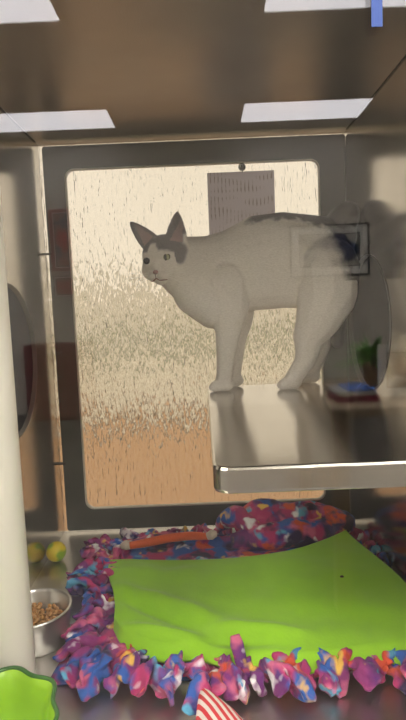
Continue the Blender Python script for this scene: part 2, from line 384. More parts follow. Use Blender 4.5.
# ------------------------------------------------------------------ cat
def make_cat():
    bm = bmesh.new()
    root = empty('cat', (.09, 1.0, SHZ), label='white cat with grey cap and ears standing on the steel shelf looking at the camera', cat='cat')
    def chain(pts, n=6, sub=2):
        """pts: (x, y, z, rx, ry, rz)"""
        for a, b in zip(pts[:-1], pts[1:]):
            for k in range(n+1):
                t = k/n; p = [a[i]*(1-t)+b[i]*t for i in range(6)]
                ball(bm, p[:3], p[3:], sub)
    # trunk
    chain([(.243, 1.005, .072, .040, .052, .080), (.215, 1.0, .073, .058, .060, .084), (.15, 1.0, .079, .06, .063, .087), (.105, 1.0, .076, .06, .060, .086),
           (.055, 1.0, .062, .055, .054, .076), (.015, .995, .056, .055, .050, .072), (-.022, .990, .066, .045, .045, .062), (-.052, .985, .080, .036, .040, .046)], 6, 3)
    # chest front
    chain([(.02, .985, .01, .042, .045, .05), (-.015, .982, .035, .038, .04, .05)], 4, 3)
    # shoulder and near foreleg
    def leg(pts): chain([(x, y, z, r, r*.92, r) for x, y, z, r in pts], 8, 2)
    leg([(.045, .975, .045, .045), (.048, .972, -.005, .036), (.045, .972, -.045, .024), (.040, .975, -.085, .0185), (.036, .978, -.118, .0155), (.033, .978, -.135, .015)])
    leg([(.065, 1.025, .03, .040), (.068, 1.028, -.02, .030), (.062, 1.03, -.06, .021), (.058, 1.03, -.11, .0155), (.054, 1.03, -.136, .0145)])
    def paw(x, y, dx=-1.):
        chain([(x+.004, y, SHZ+.012, .015, .0135, .012), (x-.012, y-.002, SHZ+.0105, .013, .0135, .0105)], 3, 3)
        for q in (-1.5, -.5, .5, 1.5):
            ball(bm, (x-.0205+abs(q)*.003, y-.001+q*.0062, SHZ+.0078), (.0085, .0046, .0078), 2)
    paw(.033, .976); paw(.056, 1.03)
    # hind legs
    leg([(.222, .970, .060, .060), (.222, .962, .015, .054), (.205, .960, -.03, .040), (.187, .962, -.058, .028), (.186, .965, -.085, .0225), (.180, .967, -.105, .0185), (.165, .968, -.127, .0165), (.157, .968, -.138, .015)])
    leg([(.238, 1.03, .04, .045), (.235, 1.035, .0, .036), (.222, 1.037, -.05, .024), (.226, 1.037, -.085, .018), (.212, 1.037, -.12, .0155), (.205, 1.037, -.137, .014)])
    paw(.156, .967); paw(.204, 1.036)
    # tail: rises from the rump against the wall then hangs behind
    tl = spline([(.240, 1.0, .108), (.256, .998, .138), (.2685, .992, .158), (.273, 1.005, .156), (.274, 1.03, .135), (.272, 1.055, .085), (.270, 1.065, .03), (.268, 1.062, -.03), (.262, 1.055, -.08)], 60)
    for i, p in enumerate(tl):
        r = .020*(1-i/len(tl))**1.1+.0125; r = min(r, max(.0125, .2905-p.x)); ball(bm, p, r, 2)
    ball(bm, (.2525, 1.0, .118), (.034, .036, .034), 3)
    # head frame
    C = at(164, 258.5, 'Y', .972)
    f = Vector((-.34, -.93, -.10)).normalized(); u = Vector((-.09, -.12, 1)); u = (u-f*u.dot(f)).normalized(); r = f.cross(u).normalized()
    if r.x < 0: r = -r
    Rm = Matrix((r, f, u)).transposed()
    H = lambda a, b, c: C + r*a + f*b + u*c
    ball(bm, H(0, -.006, .004), (.0405, .043, .0385), 4, Rm)          # skull
    ball(bm, H(0, .008, -.010), (.037, .030, .030), 4, Rm)           # face
    ball(bm, H(-.021, .004, -.017), (.021, .024, .021), 3, Rm); ball(bm, H(.021, .004, -.017), (.021, .024, .021), 3, Rm)   # cheeks
    ball(bm, H(0, .027, -.013), (.0105, .015, .014), 3, Rm)          # bridge
    ball(bm, H(-.0085, .031, -.0285), (.0125, .0125, .0095), 3, Rm); ball(bm, H(.0085, .031, -.0285), (.0125, .0125, .0095), 3, Rm)  # muzzle
    ball(bm, H(0, .026, -.0370), (.0115, .0115, .0080), 3, Rm)        # chin
    ball(bm, H(-.0175, .0265, .0105), (.011, .008, .005), 3, Rm); ball(bm, H(.0175, .0265, .0105), (.011, .008, .005), 3, Rm)  # brows
    chain([(*(C+Vector((.012, .012, -.006))), .036, .036, .040), (-.03, .988, .072, .040, .042, .050)], 6, 3)
    # ears
    def ear(b0, b1, tip, yb, lean):
        B0 = at(*b0, 'Y', yb); B1 = at(*b1, 'Y', yb); Tp = at(*tip, 'Y', yb+lean)
        mid = (B0+B1)/2; w = (B1-B0); ln = w.length/2; w.normalize(); h = Tp-mid; base = mid-h*.25
        nrm = w.cross(h).normalized()
        if nrm.y > 0: nrm = -nrm
        rings = []; K = 12; n = 20
        for i in range(K+1):
            t = i/K; c = base.lerp(Tp, t); ww = ln*(1.05*(1-t)**.62*(1+.12*math.sin(PI*t)))+.0012; th = .0042*(1-t)+.0026
            ring = []
            for k in range(n):
                q = 2*PI*k/n; x_, y_ = math.cos(q), math.sin(q)
                dish = -.0065*(1-x_*x_)*(1-t)*(1 if True else 0)+.002
                ring.append(bm.verts.new(c + w*(ww*x_) + nrm*(th*y_+dish)))
            rings.append(ring)
        for i in range(K):
            for k in range(n): bm.faces.new((rings[i][k], rings[i][(k+1) % n], rings[i+1][(k+1) % n], rings[i+1][k]))
        bm.faces.new(rings[0][::-1]); bm.faces.new(rings[-1])
        return mid, w, h, nrm
    e1 = ear((139.5, 244.5), (154, 233), (129.8, 221.5), .958, .0)
    e2 = ear((166, 235), (188, 241), (177.7, 211.5), .958, .005)
    bmesh.ops.recalc_face_normals(bm, faces=bm.faces)
    me = bpy.data.meshes.new('tmp'); bm.to_mesh(me); bm.free()
    tmp = bpy.data.objects.new('tmp', me); COL.objects.link(tmp)
    rm = tmp.modifiers.new('r', 'REMESH'); rm.mode = 'VOXEL'; rm.voxel_size = .0022; rm.use_smooth_shade = True
    sm = tmp.modifiers.new('s', 'SMOOTH'); sm.factor = .5; sm.iterations = 5
    dg = bpy.context.evaluated_depsgraph_get(); ev = tmp.evaluated_get(dg)
    nm = bpy.data.meshes.new_from_object(ev); bpy.data.objects.remove(tmp)
    nm.name = 'body'; nm.materials.clear()
    # fur markings: a per-vertex mask that belongs to the coat
    ca = nm.color_attributes.new('coat', 'FLOAT_COLOR', 'POINT')
    def sst(a, b, x):
        t = min(1, max(0, (x-a)/(b-a))); return t*t*(3-2*t)
    data = []
    for v in nm.vertices:
        p = v.co; q = p-C; a, b, c = q.dot(r), q.dot(f), q.dot(u)
        nz = noise.noise(p*60)*.006+noise.noise(p*160)*.003
        g = 0.
        if p.x < .0 and q.length < .09:
            # cap: everything above a line over the eyes, white blaze between them
            line = .013 + .55*max(0, .0-abs(a-.0)) - .25*max(0, a-.012)
            cap = sst(line-.003, line+.004, c+nz*.6)
            blaze = 1-sst(.0035, .0085, abs(a+.004+nz*.5)-.26*max(0, .030-c)) if b > 0 else 0
            cap *= (1-blaze*(1-sst(.024, .030, c)))
            cap *= 1-sst(.010, .024, -b)*(1-sst(.036, .044, c))
            cap *= 1-sst(.037, .044, a)*(1-sst(.034, .040, c))
            # patch beside the near ear
            d = math.hypot((a-.037)/.011, (c-.006)/.019); cap = max(cap, (1-sst(.7, 1.2, d+nz*20)) * (1 if b < .022 else 0))
            g = cap
            if a < -.02 and c > .014: g = max(g, sst(.014, .02, c))
            if a > .0 and c > .028 and b > -.016 and a < .040: g = 1
        # saddle along the back and grey rump and tail
        s = sst(.140, .152, p.z+nz*1.2+.02*sst(.16, .24, p.x))*sst(.078, .10, p.x+nz)
        s = max(s, sst(.222, .246, p.x+nz+.25*(p.z-.09)))*(1 if p.z > .035 or p.x > .27 or p.y > 1.05 else 0)
        if p.y > 1.030 and p.x > .243: s = 1
        g = max(g, s)
        data.append(g)
    arr = np.zeros((len(data), 4), dtype=np.float32); arr[:, 0] = data; arr[:, 3] = 1
    arr[:, 2] = [sst(.16, .24, v.co.x) for v in nm.vertices]
    # inner ears (pink)
    for i, v in enumerate(nm.vertices):
        for (mid, w, h, nrm), side in ((e1, 0), (e2, 1)):
            d = v.co-mid; t = d.dot(h)/h.length_squared
            if -.15 < t < .85 and abs(d.dot(w)) < .0105*(1-t)*(.9) and d.dot(nrm) > -.004 and v.normal.dot(nrm) > .25 and d.length < .04:
                arr[i, 1] = .8*(1-t)
    # leather of nose and lips drawn by their own parts
    ca.data.foreach_set('color', arr.ravel())
    m = mat('cat_fur', (.7, .66, .6), .85); N, L, bs = nodes(m)
    bs.inputs['Sheen Weight'].default_value = .12; bs.inputs['Sheen Roughness'].default_value = .4
    bs.inputs['Subsurface Weight'].default_value = .0
    at_ = N.new('ShaderNodeAttribute'); at_.attribute_name = 'coat'; sp = N.new('ShaderNodeSeparateColor'); L.new(at_.outputs['Color'], sp.inputs[0])
    nn = texnoise(m, 260, 3, (1, 1, 2.5)); gr = ramp(m, nn.outputs[0], [(.3, (.125, .113, .122)), (.7, (.19, .172, .185))]); wh = ramp(m, nn.outputs[0], [(.3, (.66, .62, .56)), (.7, (.80, .76, .70))])
    m1 = N.new('ShaderNodeMix'); m1.data_type = 'RGBA'; L.new(sp.outputs[0], m1.inputs[0]); L.new(wh.outputs[0], m1.inputs[6])
    m0 = N.new('ShaderNodeMix'); m0.data_type = 'RGBA'; L.new(sp.outputs[2], m0.inputs[0]); L.new(gr.outputs[0], m0.inputs[6]); m0.inputs[7].default_value = (.042, .037, .038, 1); L.new(m0.outputs[2], m1.inputs[7])
    m2 = N.new('ShaderNodeMix'); m2.data_type = 'RGBA'; L.new(sp.outputs[1], m2.inputs[0]); L.new(m1.outputs[2], m2.inputs[6]); m2.inputs[7].default_value = (.34, .235, .225, 1)
    L.new(m2.outputs[2], bs.inputs['Base Color']); bump(m, nn.outputs[0], .5, .002)
    link('body', nm, m, root, True)
    # eyes
    iris = mat('cat_iris', (.34, .36, .22), .08); pup = mat('cat_pupil', (.004, .004, .005), .05)
    for s, (uu, vv), pr in ((-1, (147.8, 260.9), .0062), (1, (166.4, 257.2), .0024)):
        dd = at(uu, vv, 'Y', 1.0).normalized(); # place the eye on the face
        c0 = H(s*.0165, .0290, .000)
        k = at(uu, vv, 'Y', c0.y); c0 = Vector((k.x, c0.y, k.z))
        bm = bmesh.new(); ball(bm, c0, (.0074, .0066, .0068), 3, Rm); e = bm_obj('eye', bm, iris, root, True)
        fv = (f*.85 - dd*.35).normalized()
        bm = bmesh.new(); ball(bm, c0+fv*.0052, (pr, .0024, .0058), 3, Rm); pe = bm_obj('pupil', bm, pup, e, True, )
        # dark lid rim
        n = 24; ptsr = [c0+fv*.0018+r*(.0072*math.cos(2*PI*q/n)+.0*s)+u*(.0052*math.sin(2*PI*q/n)+s*.12*.0072*math.cos(2*PI*q/n)) for q in range(n+1)]
        V, F = tube(ptsr, .0009, 6); mobj('eyelid', V, F, pup, e)
    # nose
    c0 = H(0, .0430, -.0215); pink = mat('cat_nose', (.30, .16, .15), .5)
    bm = bmesh.new(); ball(bm, c0, (.0052, .0034, .0036), 3, Rm); bm_obj('nose', bm, pink, root, True)
    V, F = tube(spline([H(-.0145, .0330, -.0370), H(-.006, .0425, -.0362), H(0, .0430, -.0325), H(.006, .0425, -.0362), H(.0155, .0325, -.0365)], 24), .0010, 6)
    mobj('mouth', V, F, mat('cat_lip', (.20, .07, .07), .6), root)
    V, F = tube([H(0, .0455, -.0240), H(0, .0440, -.0325)], .0006, 6); mobj('philtrum', V, F, mat('cat_philtrum', (.08, .04, .04), .6), root)
    wm = mat('whisker', (.8, .78, .74), .4)
    for s in (-1, 1):
        for k in range(4):
            a0 = H(s*.013, .036, -.023-.002*k); a1 = H(s*(.032), .040, -.022-.005*k); a2 = H(s*(.056-.003*k), .034, -.018-.010*k)
            V, F = tube(spline([a0, a1, a2], 8), [.00028]*9, 4); mobj('whisker', V, F, wm, root)
    return root
make_cat()

# ------------------------------------------------------------------ bedding
def fold_noise(x, y, s, seed=0): return noise.noise(Vector((x*s, y*s, seed)))
def bh(x, y):      # top of the tie-dye blanket
    h = ZB+.019 + .007*fold_noise(x, y, 14, 1)+.004*fold_noise(x, y, 34, 2)
    return h
def solid_grid(name, nx, ny, fn, thick, m, parent, under=None, **k):
    V = []; F = []
    for j in range(ny+1):
        for i in range(nx+1): V.append(Vector(fn(i/nx, j/ny)))
    n = (nx+1)*(ny+1); idx = lambda i, j: j*(nx+1)+i
    for p in list(V[:n]):
        q = p.copy(); q.z = max(ZB+.0004, p.z-thick); V.append(q)
    for j in range(ny):
        for i in range(nx):
            a, b, c, d = idx(i, j), idx(i+1, j), idx(i+1, j+1), idx(i, j+1)
            F.append((a, b, c, d)); F.append((d+n, c+n, b+n, a+n))
    for i in range(nx):
        F.append((idx(i, 0)+n, idx(i+1, 0)+n, idx(i+1, 0), idx(i, 0))); F.append((idx(i, ny), idx(i+1, ny), idx(i+1, ny)+n, idx(i, ny)+n))
    for j in range(ny):
        F.append((idx(0, j), idx(0, j+1), idx(0, j+1)+n, idx(0, j)+n)); F.append((idx(nx, j)+n, idx(nx, j+1)+n, idx(nx, j+1), idx(nx, j)))
    bm = bmesh.new(); vs = [bm.verts.new(v) for v in V]
    for f in F: bm.faces.new([vs[i] for i in f])
    return bm_obj(name, bm, m, parent, True, **k)
bl = empty('tie_dye_blanket', (.03, .81, ZB), label='tie-dye fleece blanket with knotted fringe in purple, pink and blue, spread on the kennel floor', cat='blanket')
def blanket(s, t):
    x = -.205+s*(.283+.205); y = 1.035-t*(1.035-.628)
    y += .008*math.sin(s*9)*(t-.5); x += .006*math.sin(t*11)
    x = min(x, .2885)
    e = min(1, min(s, t, 1-t)*9); e = e**.5
    return (x, y, ZB+.003+(bh(x, y)-ZB-.003)*e + .012*max(0, 1-abs(t-.12)/.12)*e*(.6+.4*math.sin(s*23)))
solid_grid('blanket_panel', 110, 90, blanket, .004, M['tiedye'], bl)
# thick fold along the back
def soft_roll(name, pts, rads, m, parent, seed=1, amp=.25, flat=(1, 1), n=28, K=60, zmin=None):
    path = spline(pts, K); R = [float(np.interp(i/K, np.linspace(0, 1, len(rads)), rads)) for i in range(K+1)]
    V, F = tube(path, R, n, flat)
    out = []
    for i, v in enumerate(V):
        c = path[min(i//n, K)]; d = (v-c); q = 1+amp*noise.noise(v*24+Vector((seed*3.1, 0, 0)))+amp*.3*noise.noise(v*60)
        w = c+d*q
        if zmin is not None: w.z = max(w.z, zmin+.0005)
        w.x = min(w.x, .2905)
        out.append(w)
    return mobj(name, out, F, m, parent)
def Z(u, v, z): return at(u, v, 'Z', z)
soft_roll('folded_edge', [(.045, 1.0, -.425), (.085, 1.005, -.410), (.15, 1.0, -.412), (.21, .995, -.418), (.25, .99, -.422), (.268, .985, -.43)], [.020, .036, .034, .034, .030, .012], M['tiedye'], bl, 2, .22, (1, 1), zmin=ZB)
soft_roll('folded_edge', [(.035, .955, -.43), (.09, .955, -.425), (.15, .96, -.422), (.21, .965, -.425), (.245, .962, -.43)], [.014, .024, .026, .026, .014], M['tiedye'], bl, 5, .25, zmin=ZB)
soft_roll('folded_edge', [(-.17, .965, -.439), (-.11, .975, -.436), (-.05, .975, -.436), (.0, .968, -.437), (.05, .962, -.438)], [.012, .015, .016, .015, .012], M['tiedye'], bl, 9, .3, zmin=ZB)
soft_roll('folded_edge', [(.018, 1.02, -.425), (.03, 1.0, -.405), (.052, .985, -.398), (.07, .97, -.41), (.085, .955, -.42)], [.012, .018, .020, .018, .012], M['tiedye'], bl, 12, .3, zmin=ZB)
# fringe: knotted strips, each its own piece
def tassel(x, y, z, ang, ln, w, lift, seed):
    rng = random.Random(seed)
    d = Vector((math.cos(ang), math.sin(ang), 0)); s = Vector((-d.y, d.x, 0))
    k1 = rng.uniform(-.35, .35); k2 = rng.uniform(-.5, .5)
    P0 = Vector((x, y, z))
    pts = [P0 - d*ln*.35, P0 + Vector((0, 0, lift*.6)), P0+d*ln*.35+s*ln*k1*.5+Vector((0, 0, lift)), P0+d*ln*.7+s*ln*k1+Vector((0, 0, lift*.35)), P0+d*ln+s*ln*(k1+k2*.4)+Vector((0, 0, -lift*.2))]
    K = 18; path = spline(pts, K); h = 7; n = 2*h
    prof = [.9, .95, .7, .45, .45, .80, 1.0, 1.08, .98, .62]; bulge = [1, 1, 1.2, 2.3, 2.2, 1.2, 1, .9, .8, .7]
    out = []; F = []; tw = rng.uniform(-1.5, 1.5); tw0 = rng.uniform(-.5, .5); cup = rng.uniform(-.7, .7); ph = rng.uniform(0, 6); th0 = rng.uniform(.0024, .0042)
    for i, p in enumerate(path):
        t = (path[min(i+1, K)]-path[max(i-1, 0)]).normalized(); a = t.cross(Vector((0, 0, 1))).normalized(); b = a.cross(t)
        q = Quaternion(t, tw0+tw*i/K); a = q @ a; b = q @ b; f_ = i/K*(len(prof)-1)
        ww = w*float(np.interp(f_, range(len(prof)), prof))*(1+.18*math.sin(i*.9+ph)); th = th0*float(np.interp(f_, range(len(prof)), bulge))
        for k in range(n):
            x_ = -1+2*(k/(h-1)) if k < h else 1-2*((k-h)/(h-1)); sg = 1 if k < h else -1
            edge = (1-abs(x_)**4)**.5 if abs(x_) < 1 else 0
            c = p + a*(ww*x_) + b*(cup*ww*x_*x_ + .22*ww*math.sin(3.2*x_+ph+i*.35) + sg*th*(.35+.65*edge))
            c += a*(.0018*noise.noise(c*70)) + b*(.003*noise.noise(c*55+Vector((seed, 0, 0))))
            c.z = max(c.z, ZB+.0006+(.0008 if sg > 0 else 0)); c.x = min(c.x, .2905); c.y = min(c.y, 1.086); out.append(c)
    for i in range(K):
        for k in range(n): F.append((i*n+k, i*n+(k+1) % n, (i+1)*n+(k+1) % n, (i+1)*n+k))
    F.append(tuple(range(n))[::-1]); F.append(tuple(K*n+k for k in range(n)))
    return mobj('fringe_knot', out, F, M['tiedye'], bl)
sd = 100
fr = []
rng = random.Random(3)
# left side, two to three staggered rows
for k in range(15):
    t = k/14; y = .985-t*(.985-.66); nb = .60 < y < .80; fr.append((-.178 if nb else -.200-.010*math.sin(k*1.7), y, PI+.25*math.sin(k*2.3), .022 if nb else .036, .0135))
for k in range(13):
    t = k/12; y = .97-t*(.97-.67); fr.append((-.165, y, PI+.5*math.sin(k*3.1), .022, .0145))
# front left corner
for (x, y, a) in ((-.165, .660, 3.7), (-.158, .645, 4.0), (-.150, .662, 4.2), (-.143, .638, 4.3), (-.132, .652, 4.4), (-.135, .668, 4.0), (-.118, .632, 4.6), (-.103, .638, 4.5), (-.150, .68, 3.7), (-.122, .662, 4.3), (-.10, .655, 4.6), (-.158, .672, 3.6), (-.145, .625, 4.1)):
    fr.append((x, y, a, .036, .0150))
# front edge
for k in range(25):
    t = k/24; x = -.09+t*.365; fr.append((x, .616+.008*math.sin(k*2.1)-(.008 if -.02 < x < .1 else 0), -PI/2+.35*math.sin(k*1.9), .031+.008*math.sin(k*1.3), .0130))
for k in range(12):
    t = k/11; x = -.08+t*.33; fr.append((x, .632, -PI/2+.6*math.sin(k*2.9), .022, .012))
# back edge
for k in range(15):
    t = k/14; x = -.165+t*.20; fr.append((x, 1.015+.006*math.sin(k*2.2), PI/2+.6*math.sin(k*1.9), .026, .010))
for (x, y, a) in ((.268, 1.01, 1.2), (.274, .985, .9), (.276, .955, .2), (.278, .93, -.4), (.28, .90, .2), (.279, .87, -.2), (-.20, 1.0, 2.6), (-.215, .985, 2.9)):
    fr.append((x, y, a, .026, .010))
for i, (x, y, a, l, w) in enumerate(fr):
    tassel(x, y, ZB+.012+.008*rng.random(), a, l*rng.uniform(.85, 1.2), w*rng.uniform(.85, 1.15), rng.uniform(.004, .016), sd+i)
# one strip stands up over the green cloth
soft_roll('fringe_knot', [(.030, .618, -.448), (.029, .622, -.430), (.026, .628, -.415), (.024, .632, -.405)], [.007, .008, .009, .006], M['tiedye'], bl, 31, .3, (1, .45), n=14, K=16)

# lime green cloth on top
gb = [Z(110, 558, -.432), Z(170, 560, -.43), Z(230, 558, -.42), Z(285, 551, -.412), Z(320, 541, -.41), Z(346, 530, -.405)]
gf = [Z(113, 622, -.43), Z(124, 640, -.432), Z(160, 653, -.432), Z(197, 652, -.432), Z(240, 662, -.432), Z(305, 664, -.43), Z(360, 657, -.43), Z(408, 655, -.43)]
def poly(P, s):
    x = s*(len(P)-1); i = min(int(x), len(P)-2); return P[i].lerp(P[i+1], x-i)
gbs, gfs = spline(gb, 60), spline(gf, 60)
def green(s, t):
    a, b = poly(gbs, s), poly(gfs, s); p = a.lerp(b, t)
    if s > .6: p.x += ((s-.6)/.4)*(.036*math.sin(PI*t**1.5)+.02*t)
    p.x = min(p.x, .2895)
    if s < .5: p.x -= .004*math.sin(PI*t*2)*(1-2*s)
    x, y = p.x, p.y
    z = p.z + .006*math.sin(PI*t)
    e = min(1., min(s, 1-s, t, 1-t)*7)
    z += e*(.0045*fold_noise(x, y, 9, 5)+.003*fold_noise(x, y, 22, 6))
    # long soft folds sweeping from the left front corner
    def ridge(px, py, qx, qy, w, h):
        A = Vector((px, py)); B = Vector((qx, qy)); Pp = Vector((x, y)); ab = B-A; tt = max(0, min(1, (Pp-A).dot(ab)/ab.length_squared))
        d = (Pp-(A+ab*tt)).length; return h*math.exp(-(d/w)**2)*math.sin(PI*min(1, .12+tt*.8))
    z += ridge(-.15, .80, .02, .69, .014, .010)+ridge(.0, .685, .12, .66, .010, .008)+ridge(-.12, .70, -.02, .66, .010, .010)+ridge(-.16, .86, -.05, .83, .02, .005)
    z -= ridge(-.15, .775, .0, .665, .009, .006)+ridge(-.02, .66, .10, .64, .008, .005)+ridge(.02, .72, .2, .68, .02, .003)
    z -= .010*(1-min(1, min(1-t, 1.)*14))+.003*(1-min(1, s*14))
    return (x, y, max(z, ZB+.012))
gr = solid_grid('green_fleece_cloth', 130, 100, green, .0035, M['green'], None, label='lime green fleece cloth spread over the tie-dye blanket', cat='cloth')
# dark crumb on the cloth
p = Z(342, 583, -.422)
hit, loc_, nrm_, _ = gr.ray_cast(Vector((p.x, p.y, 0)), Vector((0, 0, -1)))
if hit:
    bm = bmesh.new(); ball(bm, loc_+Vector((0, 0, .0008)), (.0030, .0026, .0014), 2)
    for v in bm.verts: v.co += Vector((1, .6, .2))*(.0009*noise.noise(v.co*900))
    bm_obj('crumb', bm, mat('dark_crumb', (.05, .035, .02), .9), None, True, label='tiny dark crumb on the right half of the lime green cloth', cat='crumb')
# orange tube toy with pale ends
rope = empty('fleece_rope', tuple(Z(168, 545, -.41)), label='orange-red rolled fleece rope with pale knotted ends lying on the back of the blanket', cat='rope toy')
pr = [at(u, v, 'Y', y) for u, v, y in ((130, 545.5, .930), (150, 542, .932), (170, 538, .934), (190, 536, .936), (208, 536.5, .936))]
mo = cloth('orange_fleece', (.58, .085, .018), .15)
soft_roll('rope_body', pr, [.0066, .0074, .0074, .0074, .0062], mo, rope, 3, .10, n=16)
mw = cloth('pale_knot_fleece', (.52, .42, .36), .15)
for (u, v, u3, v3) in ((131, 545.5, 121, 546), (207, 536.5, 217, 534)):
    A = at(u, v, 'Y', .933); B = at(u3, v3, 'Y', .933)
    soft_roll('rope_end', [A, A.lerp(B, .5)+Vector((0, 0, .001)), B], [.0060, .0085, .0045], mw, rope, u, .3, n=14, K=14)

# ------------------------------------------------------------------ toys and bowls
bmy = mat('yellow_green_ball', (.5, .5, .02), .35); N, L, b = nodes(bmy)
n = texnoise(bmy, 30, 1); rr_ = ramp(bmy, n.outputs[0], [(.42, (.22, .36, .02)), (.5, (.62, .50, .01)), (.62, (.60, .42, .01))]); L.new(rr_.outputs[0], b.inputs['Base Color'])
bm = bmesh.new(); ball(bm, (-.2905, .968, ZB+.0190), .0185, 4)
for v in bm.verts:
    d = v.co-Vector((-.2905, .968, ZB+.0190)); q = abs(d.normalized().dot(Vector((.5, -.3, .8)).normalized())); v.co -= d*(.05*math.exp(-(q/.06)**2))
bm_obj('toy_ball', bm, bmy, None, True, label='small yellow-green ball in the back left corner of the kennel floor', cat='ball')

bc = (-.2555, .728, ZB)
M['steel_bowl'] = mat('satin_steel', (.68, .66, .63), .30, .92)
sb = empty('steel_bowl', bc, label='stainless steel food bowl half behind the cream post', cat='bowl')
V, F = lathe([(1e-4, .004), (.036, .004), (.041, .009), (.0465, .044), (.0485, .0485), (.0505, .0500), (.0525, .0485), (.0520, .0465), (.0500, .045), (.0495, .03), (.0475, .004), (.046, .001), (1e-4, .0005)], bc, 64)
bm = bmesh.new(); vs = [bm.verts.new(v) for v in V]
for f in F: bm.faces.new([vs[i] for i in f])
bmesh.ops.remove_doubles(bm, verts=bm.verts, dist=.0004)
bm_obj('bowl_shell', bm, M['steel_bowl'], sb, True)
bm = bmesh.new(); rng = random.Random(5)
for k in range(420):
    a = rng.uniform(0, 2*PI); r = .040*math.sqrt(rng.random()); lay = rng.random()
    h = .010+.021*lay; r *= (.9+.12*lay)
    q = Quaternion((rng.random()-.5, rng.random()-.5, rng.random()-.5), rng.uniform(0, 3)).to_matrix()
    ball(bm, (bc[0]+r*math.cos(a), bc[1]+r*math.sin(a), ZB+h), (.0046, .0046, .0026), 1, q)
km = mat('kibble', (.30, .16, .07), .8); N, L, b = nodes(km); n = texnoise(km, 90, 2); rr_ = ramp(km, n.outputs[0], [(.3, (.30, .13, .035)), (.7, (.55, .29, .10))]); L.new(rr_.outputs[0], b.inputs['Base Color'])
bm_obj('dry_kibble', bm, km, None, True, label='brown dry cat kibble filling the stainless steel bowl', cat='cat food', kind='stuff')

gc = (-.2330, .497, ZB)
gw = empty('green_bowl', gc, label='lime green plastic bowl with wavy dark green rim in the front left corner', cat='bowl')
lime = mat('lime_plastic', (.28, .52, .015), .28, 0, Subsurface_Weight=.0); dk = mat('dark_green_plastic', (.03, .12, .02), .35)
wob = lambda q, z: 1+(.055*math.cos(8*q+.6))*max(0, (z-.02)/.05)
V, F = lathe([(1e-4, .006), (.045, .006), (.052, .012), (.060, .040), (.0650, .058), (.0685, .066), (.0705, .067), (.067, .061), (.063, .040), (.055, .004), (.052, .0005), (1e-4, .0005)], gc, 96, wob)
bm = bmesh.new(); vs = [bm.verts.new(v) for v in V]
for f in F: bm.faces.new([vs[i] for i in f])
bmesh.ops.remove_doubles(bm, verts=bm.verts, dist=.0004)
bm_obj('bowl_body', bm, lime, gw, True)
n = 96; pth = [Vector((gc[0]+.0705*wob(2*PI*k/n, .067)*math.cos(2*PI*k/n), gc[1]+.0705*wob(2*PI*k/n, .067)*math.sin(2*PI*k/n), ZB+.0665)) for k in range(n+1)]
V, F = tube(pth, .0024, 8, caps=False); mobj('rim', V, F, dk, gw)

# striped fabric cone
sm_ = mat('red_white_stripes', (.8, .1, .1), .8); N, L, b = nodes(sm_)
tc = N.new('ShaderNodeTexCoord'); wv = N.new('ShaderNodeTexWave'); wv.wave_type = 'BANDS'; wv.bands_direction = 'X'; wv.inputs['Scale'].default_value = 42
mp = N.new('ShaderNodeMapping'); mp.inputs['Rotation'].default_value = (0, 0, math.radians(-18)); L.new(tc.outputs['Object'], mp.inputs[0]); L.new(mp.outputs[0], wv.inputs[0])
rr_ = ramp(sm_, wv.outputs[0], [(.47, (.80, .70, .66)), (.53, (.66, .03, .045))]); L.new(rr_.outputs[0], b.inputs['Base Color'])
A = Z(203, 690, -.435); B = Vector((.014, .455, ZB+.034))
path = [A.lerp(B, t) for t in (0, .03, .1, .25, .45, .7, .9, 1)]
V, F = tube(path, [.002, .0045, .0085, .015, .023, .030, .034, .033], 28, (1, .9))
V = [Vector((v.x, v.y, max(v.z, ZB+.0005))) for v in V]
mobj('striped_cone_toy', V, F, sm_, None, True, label='red and white striped fabric cone toy at the front edge of the blanket', cat='cat toy')

# ------------------------------------------------------------------ notice paper and its suction hook on the window
pm = bpy.data.materials.new('printed_paper'); pm.use_nodes = True; N = pm.node_tree.nodes; L = pm.node_tree.links; b = N['Principled BSDF']; b.inputs['Roughness'].default_value = .8
tc = N.new('ShaderNodeTexCoord')
wv = N.new('ShaderNodeTexWave'); wv.bands_direction = 'X'; wv.inputs['Scale'].default_value = 42; wv.inputs['Distortion'].default_value = 1.5; wv.inputs['Detail'].default_value = 2; L.new(tc.outputs['Object'], wv.inputs[0])
n1 = N.new('ShaderNodeTexNoise'); n1.inputs['Scale'].default_value = 45; mp = N.new('ShaderNodeMapping'); mp.inputs['Scale'].default_value = (.4, 1, 1.6); L.new(tc.outputs['Object'], mp.inputs[0]); L.new(mp.outputs[0], n1.inputs[0])
mu = N.new('ShaderNodeMath'); mu.operation = 'MULTIPLY'; L.new(wv.outputs[0], mu.inputs[0]); L.new(n1.outputs[0], mu.inputs[1])
cr = N.new('ShaderNodeValToRGB'); cr.color_ramp.elements[0].position = .44; cr.color_ramp.elements[0].color = (.66, .65, .72, 1); cr.color_ramp.elements[1].position = .56; cr.color_ramp.elements[1].color = (.40, .38, .40, 1)
L.new(mu.outputs[0], cr.inputs[0]); L.new(cr.outputs[0], b.inputs['Base Color'])
tl_ = N.new('ShaderNodeBsdfTranslucent'); L.new(cr.outputs[0], tl_.inputs[0]); mx = N.new('ShaderNodeMixShader'); mx.inputs[0].default_value = .78
L.new(b.outputs[0], mx.inputs[1]); L.new(tl_.outputs[0], mx.inputs[2]); L.new(mx.outputs[0], N['Material Output'].inputs[0])
yp = YB-.0125
a_, b_, c_ = at(207, 173, 'Y', yp), at(274, 172, 'Y', yp), .105
box('notice_paper', a_.x, b_.x, yp-.0002, yp+.0002, c_, a_.z, pm, None, label='grey printed notice sheet hanging on the window behind the cat', cat='notice')
hk = at(242, 167, 'Y', yp)
root = empty('suction_hook', (hk.x, yp, hk.z), label='small clear suction hook at the top of the window holding the notice', cat='hook')
hm = mat('clear_grey_rubber', (.10, .10, .10), .2)
